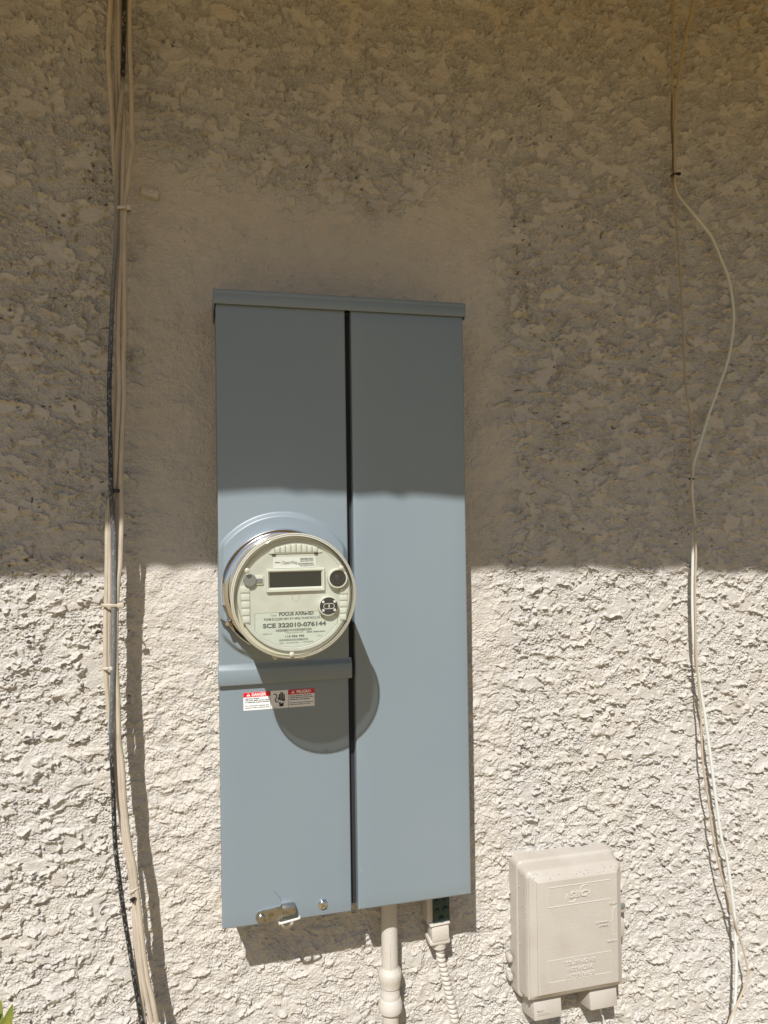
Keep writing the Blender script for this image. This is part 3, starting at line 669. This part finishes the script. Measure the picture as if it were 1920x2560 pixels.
# ---------------------------------------------------------------- conduits below the panel
con = thing('conduit_pipe', 'straight beige painted conduit pipe with a coupling, running down from the gray panel', 'conduit', (.2905, -.035, -1.5))
c = (.2905, -.034)
MB().lathe([(-.596, .0001), (-.596, .0136), (-.742, .0136)], c, 'z', 40).lathe([(-.805, .0132), (-1.5, .0132), (-1.5, .0001)], c, 'z', 40).build('pipe', 'beige', con)
MB().lathe([(-.7340, .0137), (-.7375, .0152), (-.7410, .0182), (-.7450, .0192), (-.7500, .0192), (-.7555, .0184), (-.7600, .0172), (-.7660, .0168), (-.7672, .0150), (-.7760, .0152), (-.7768, .0156), (-.7850, .0158),
            (-.7865, .0172), (-.7905, .0178), (-.7935, .0194), (-.8010, .0198), (-.8060, .0190), (-.8085, .0160), (-.8090, .0134)], c, 'z', 44).build('coupling', 'beige', con)
MB().tube([(.2885, -.0478, -.690), (.2880, -.0481, -.712), (.2886, -.0480, -.735)], .0005, 5).build('paint_run', 'beige', con)
fl = thing('flexible_conduit', 'beige painted spiral flexible conduit hanging below the green connector', 'conduit', (.3785, -.03, -1.5))
fpth = smooth([(.3745, -.030, -.690), (.3775, -.030, -.712), (.3789, -.030, -.7342), (.3815, -.030, -.7471), (.3851, -.030, -.7613), (.3877, -.030, -.7743), (.3908, -.030, -.7884), (.3939, -.030, -.8035), (.3970, -.030, -.8177),
               (.4001, -.030, -.8339), (.4032, -.030, -.8512), (.418, -.028, -.93), (.430, -.025, -1.05), (.430, -.02, -1.5)], 40)
seg = [0.0]
for a, b in zip(fpth, fpth[1:]): seg.append(seg[-1] + (b - a).length)
N = int(seg[-1]/.00085); pth = []
for i in range(N):
    s_ = seg[-1]*i/(N-1); k = min(max(int(np.searchsorted(seg, s_)), 1), len(seg)-1); tt = (s_ - seg[k-1])/(seg[k] - seg[k-1] + 1e-9); pth.append(fpth[k-1].lerp(fpth[k], tt))
vs = []; nn = 20; pitch = .0082
for i, p in enumerate(pth):
    t_ = (pth[min(i+1, N-1)] - pth[max(i-1, 0)]).normalized(); u = t_.cross(Vector((0, 1, 0))).normalized(); v_ = t_.cross(u)
    for k in range(nn):
        a = 2*PI*k/nn; ph = (i/(N-1)*seg[-1]/pitch + a/(2*PI)) % 1; rr = .0062 + .0015*math.sin(PI*min(1, ph/.78))**.6 if ph < .78 else .0054
        vs.append(p + rr*(math.cos(a)*u + math.sin(a)*v_))
MB().add(vs, [(i*nn+k, i*nn+(k+1) % nn, (i+1)*nn+(k+1) % nn, (i+1)*nn+k) for i in range(N-1) for k in range(nn)], True).build('spiral_sleeve', 'beige', fl)
cb = MB().box(.3595, .3905, -.046, -.016, -.7020, -.6750, .0035, 2, rot=-.03); cb.box(.3565, .3915, -.0475, -.012, -.6745, -.6710, .0015, rot=-.06); cb.box(.3565, .3925, -.0440, -.012, -.7085, -.6990, .0030, rot=-.02)
cb.lathe([(-.706, .0125), (-.7185, .0115), (-.7195, .0060)], (.3765, -.030), 'z', 28)
cb.build('conduit_clamp', 'beige', fl)
gc = thing('green_connector', 'dark green connector block with screws under the gray panel', 'connector', (.376, -.03, -.674))
MB().box(.3535, .3930, -.040, -.006, -.6740, -.5975, .002).build('connector_housing', 'beige', gc)
MB().box(.3630, .3920, -.0440, -.0395, -.6720, -.5985, .0012).build('connector_face', 'green', gc)
for x, z in ((.3695, -.6360), (.3850, -.6345), (.3700, -.6520), (.3850, -.6500), (.3775, -.6655), (.3695, -.6200), (.3850, -.6185)):
    MB().lathe([(-.0438, .0045), (-.0462, .0042), (-.0470, .0030), (-.0466, .0028), (-.0466, .0001)], (x, z), n=18).build('terminal_screw', 'green', gc)

# ---------------------------------------------------------------- cables
def cable(name, data, r, m, label, cat='cable', group=None, yoff=0, n=9):
    global ORG
    P = [(a/1e4, -c_1/1e4 + yoff, b/1e4) for a, b, c_1 in data]
    d0 = Vector(P[0]) - Vector(P[1]); P = [tuple(Vector((P[0][0] + d0.x*.4, P[0][1], 1.10)))] + P
    l = P[-1]; P = P + [(l[0] + .01, l[1] + .015, -1.1), (l[0] + .015, -.02, -1.49)]
    ORG = Vector((l[0] + .015, -.02, -1.5))
    return tag(MB().tube(smooth(P, 6), r, n).build(name, m), label, cat, group)
A=[(-1231,8144,600),(-1241,7782,600),(-1282,7015,600),(-1245,6206,600),(-1222,5700,600),(-1204,5229,600),(-1170,4702,550),(-1171,4018,550),(-1187,3018,540),(-1245,1819,540),(-1280,594,540),(-1325,326,560),(-1363,-18,600),(-1374,-579,600),(-1391,-1139,600),(-1403,-1502,620),(-1407,-2194,600),(-1384,-2696,550),(-1329,-3342,500),(-1261,-4102,520),(-1174,-4765,560),(-1095,-5135,600),(-1058,-5423,600),(-1024,-5900,600),(-990,-6472,600),(-972,-6859,600),(-932,-7432,600),(-902,-7815,600)]
A2=[(-1133,8189,560),(-1126,7828,560),(-1129,6922,560),(-1101,6323,560),(-1080,5954,580),(-1101,5335,600),(-1119,4686,600),(-1132,4003,600),(-1153,3625,600),(-1189,2799,600),(-1180,1995,600),(-1222,1191,600),(-1264,592,580),(-1313,266,570),(-1344,-149,580),(-1343,-581,580),(-1348,-1143,580),(-1366,-1745,580),(-1361,-2222,560),(-1354,-2705,520),(-1322,-3247,500),(-1294,-3844,500),(-1208,-4495,530),(-1110,-5151,560),(-1069,-5536,560),(-1002,-5968,600),(-960,-6465,620),(-935,-6752,620),(-887,-7049,620),(-823,-7438,620),(-771,-7825,620)]
B=[(-1033,8133,660),(-1043,7772,660),(-1062,7008,660),(-1082,6629,660),(-1103,6250,660),(-1166,5580,660),(-1178,4918,660),(-1187,4655,660),(-1197,4167,660),(-1236,3600,660),(-1270,2982,660),(-1314,1981,660),(-1309,1385,660),(-1302,388,660),(-1274,-208,660),(-1275,-802,660),(-1276,-949,660),(-1287,-1508,660),(-1298,-2065,660),(-1328,-2808,660),(-1337,-3177,660),(-1333,-3294,660),(-1317,-3951,660),(-1297,-4708,660),(-1242,-5277,660),(-1175,-5848,660),(-1092,-6422,660),(-1040,-6811,660),(-956,-7388,660),(-915,-7771,660)]
D=[(-975,8178,610),(-979,7816,610),(-986,7146,610),(-964,6481,610),(-960,5723,610),(-944,5665,610),(-993,5341,610),(-1042,4952,610),(-1073,4686,610),(-1086,4003,610),(-1089,3626,610),(-1090,3004,610),(-1113,2401,610),(-1114,1799,610),(-1148,1191,610),(-1171,591,610),(-1163,288,610),(-1165,27,610),(-1181,-412,610),(-1195,-678,610),(-1231,-955,610),(-1259,-1516,610),(-1265,-2041,610),(-1243,-2639,610),(-1232,-3200,610),(-1191,-3605,610),(-1163,-4173,610),(-1107,-4752,610),(-1038,-5138,610),(-1013,-5424,610),(-971,-5808,610),(-931,-6286,610),(-874,-6768,610),(-809,-7068,610),(-745,-7458,610),(-692,-7847,610)]
E=[(-1257,-270,520),(-1258,-962,520),(-1280,-1527,520),(-1297,-2056,520),(-1278,-2653,540),(-1259,-3212,560),(-1239,-3610,580),(-1215,-4085,580),(-1144,-4760,580),(-1080,-5146,580),(-1049,-5434,580),(-1048,-5907,580),(-1020,-6479,580),(-996,-6867,580),(-959,-7274,600),(-898,-7829,580)]
G=[(8564,9951,300),(8556,9503,300),(8528,8912,300),(8525,8325,300),(8497,7735,300),(8491,7159,280),(8516,6687,280),(8491,6262,280),(8488,6099,280),(8500,5744,300),(8550,5275,300),(8569,4803,320),(8579,4332,340),(8604,3363,360),(8610,2661,380),(8628,2196,400),(8710,1663,400),(8706,1040,400),(8698,644,400),(8690,463,360),(8726,110,360),(8731,-234,400),(8759,-535,400),(8762,-813,400),(8735,-1302,400),(8730,-1996,400),(8733,-2689,400),(8774,-3152,400),(8807,-3621,400),(8819,-4315,400),(8860,-4778,400),(8935,-5245,400),(9031,-5950,400),(9163,-6558,400),(9291,-6970,400),(9403,-7381,400),(9508,-7697,400),(9638,-8114,400),(9716,-8531,400),(9606,-8808,400),(9481,-9029,400),(9285,-9354,400),(9140,-9788,400)]
H=[(9087,10021,320),(8975,9554,320),(8846,9064,320),(8717,8524,320),(8613,7968,320),(8556,7613,320),(8525,6906,320),(8522,6321,320),(8509,6083,320),(8573,5882,320),(8779,5664,320),(9021,5424,320),(9281,5139,320),(9472,4748,320),(9630,4376,320),(9723,3787,320),(9668,3236,320),(9536,2758,320),(9309,2228,320),(9111,1754,320),(8939,1285,320),(8805,929,320),(8766,649,320),(8760,346,320),(8787,0,320),(8782,-258,320),(8767,-589,320),(8754,-817,320),(8731,-1544,320),(8736,-2124,320),(8769,-2611,320),(8829,-2989,320),(8882,-3294,320),(8943,-3651,320),(9025,-4239,320),(9084,-4708,320),(9157,-5298,320),(9263,-6010,320),(9367,-6376,320),(9473,-7136,320),(9516,-7542,320),(9523,-8045,320),(9534,-8343,320),(9507,-8840,320),(9475,-9138,320),(9400,-9427,320),(9322,-9876,320)]

cable('coaxial_cable', A, .0039, 'cable', 'beige cable on the outer left of the bundle, bowed away near the top', yoff=.002)
cable('coaxial_cable', A2, .0037, 'cable2', 'beige cable tucked behind the black cable of the left bundle')
cable('coaxial_cable', B, .0034, 'coax', 'black cable with worn gray paint in the left bundle')
cable('coaxial_cable', D, .0036, 'cable', 'beige cable on the right edge of the left bundle, kinked outward near the top')
# this one starts inside the bundle, below the black clasp
Pe = [(a/1e4, -c_1/1e4, b/1e4) for a, b, c_1 in E]; ORG = Vector((-.08, -.02, -1.5))
tag(MB().tube(smooth([(-.117, -.050, 1.1), (-.119, -.052, .45), (-.122, -.050, .15)] + Pe + [(-.082, -.05, -1.1), (-.08, -.02, -1.49)], 6), .0037, 9).build('coaxial_cable', 'cable2'), 'beige cable in the middle of the left bundle, showing in its lower half', 'cable')
cable('telephone_wire', G, .0019, 'thin', 'thin tan wire on the right of the wall, bowed out at the bottom', 'wire', n=8)
cable('telephone_wire', H, .0027, 'drop', 'white wire on the right of the wall, bowed far out above the shade line', 'wire', n=8)

def tie(x, z, y, rx, ry, h, m, label, tilt=0.0, tail=None):
    global ORG
    ORG = Vector((x, y, z)); b = MB(); n = 20; vs = []
    for (e, dz) in ((0, -h/2), (.0006, -h/4), (.0006, h/4), (0, h/2)):
        for i in range(n):
            a = 2*PI*i/n; vs.append((x + (rx + e)*math.cos(a), y + (ry + e)*math.sin(a), z + dz + tilt*math.cos(a)*rx))
    b.add(vs, [(j*n+i, j*n+(i+1) % n, (j+1)*n+(i+1) % n, (j+1)*n+i) for j in range(3) for i in range(n)], True)
    if tail: b.box(x + rx*.55, x + rx*.55 + tail, y - ry - .0022, y - ry + .0020, z - h*.7, z + h*.7, .0006)
    return tag(b.build('cable_tie', m), label, 'cable tie')
tie(-.1110, .4660, -.060, .0125, .0095, .0050, 'beige', 'paint-covered tie around the upper part of the left cable bundle', .15, .006)
tie(-.1240, .0455, -.058, .0075, .0085, .0055, 'black', 'short black tie in the left bundle just above the shade line')
tie(-.1310, -.1225, -.061, .0148, .0090, .0046, 'cable', 'pale tie around the left bundle, level with the round meter', -.05, .009)
tie(-.1385, -.2150, -.061, .0062, .0060, .0040, 'beige', 'small beige tie on the left edge of the left bundle', 0, .004)
tie(-.1075, -.5440, -.0590, .0110, .0072, .0022, 'beige', 'thin beige tie around the lowest part of the left bundle', .18)
ORG = Vector((-.106, -.066, -.556)); tag(MB().poly([(-.1110, -.5560), (-.1055, -.5620), (-.1010, -.5545), (-.1050, -.5530)], -.066, -.0672).build('cut_tie_tail', 'black'), 'small dark cut tie tail on the lower left bundle', 'cable tie')
tie(.8510, .6255, -.0300, .0066, .0052, .0035, 'black', 'twisted black tie on the two right wires, high on the wall', .35, .006)
tie(.8720, .0645, -.0365, .0048, .0050, .0024, 'black', 'plain black tie on the two right wires near the shade line', -.08)

# painted-over cable clip left on the wall
clip = thing('cable_clip', 'old painted-over cable clip stub on the wall right of the cable bundle', 'clip', (-.072, -.006, .515))
MB().box(-.0880, -.0600, -.014, .004, .5095, .5225, .0035, rot=.22).build('clip_strap', 'beige', clip)
MB().lathe([(-.013, .0035), (-.0165, .0032), (-.0172, .0001)], (-.072, .5165), n=16).build('clip_nail', 'beige', clip)

# ---------------------------------------------------------------- weed at the lower left edge
weed = thing('weed', 'yellow-green leafy weed against the wall at the lower left edge of the photo', 'plant', (-.36, -.10, -1.5))
R = random.Random(5)
MB().tube(smooth([(-.36, -.10, -1.5), (-.35, -.09, -1.2), (-.33, -.10, -.95), (-.305, -.09, -.76)], 6), .003, 7, rf=lambda t: .004*(1 - .6*t)).build('stem', 'stem', weed)
lf = MB()
def leaf(base, tip, wd, curl):
    b, t_ = Vector(base) + Vector((.014, 0, .002)), Vector(tip) + Vector((.014, 0, .002)); d = t_ - b; s_ = d.cross(Vector((0, 1, 0))).normalized()*wd; N = 8; vs = []
    for i in range(N + 1):
        q = i/N; c_1 = b + d*q + Vector((0, -curl*math.sin(PI*q), 0)); w1 = math.sin(PI*min(1, q*.93 + .05))**.8
        vs += [c_1 - s_*w1, c_1 + Vector((0, .003*w1, 0)), c_1 + s_*w1]
    lf.add(vs, [(i*3+k, i*3+k+1, i*3+k+4, i*3+k+3) for i in range(N) for k in range(2)], True)
for b, t_, wd, cu in (((-.305, -.09, -.76), (-.2815, -.075, -.680), .010, .006), ((-.308, -.09, -.79), (-.274, -.07, -.725), .008, .008), ((-.305, -.09, -.77), (-.300, -.06, -.680), .009, .004), ((-.312, -.09, -.80), (-.275, -.11, -.77), .009, .010),
        ((-.318, -.09, -.84), (-.360, -.10, -.75), .010, .01), ((-.322, -.10, -.88), (-.270, -.08, -.83), .009, .01), ((-.326, -.10, -.92), (-.385, -.09, -.86), .010, .01), ((-.330, -.10, -.96), (-.272, -.11, -.90), .010, .01), ((-.335, -.1, -1.02), (-.40, -.12, -.95), .011, .01), ((-.34, -.1, -1.08), (-.27, -.08, -1.0), .011, .01)):
    leaf(b, t_, wd, cu)
lf.build('leaves', 'leaf', weed)
MB().tube(smooth([(-.312, -.09, -.80), (-.295, -.075, -.735), (-.286, -.07, -.690)], 5), .0012, 5).tube(smooth([(-.315, -.09, -.83), (-.290, -.06, -.78), (-.272, -.05, -.735)], 5), .0011, 5).build('dry_twig', 'stem', weed)
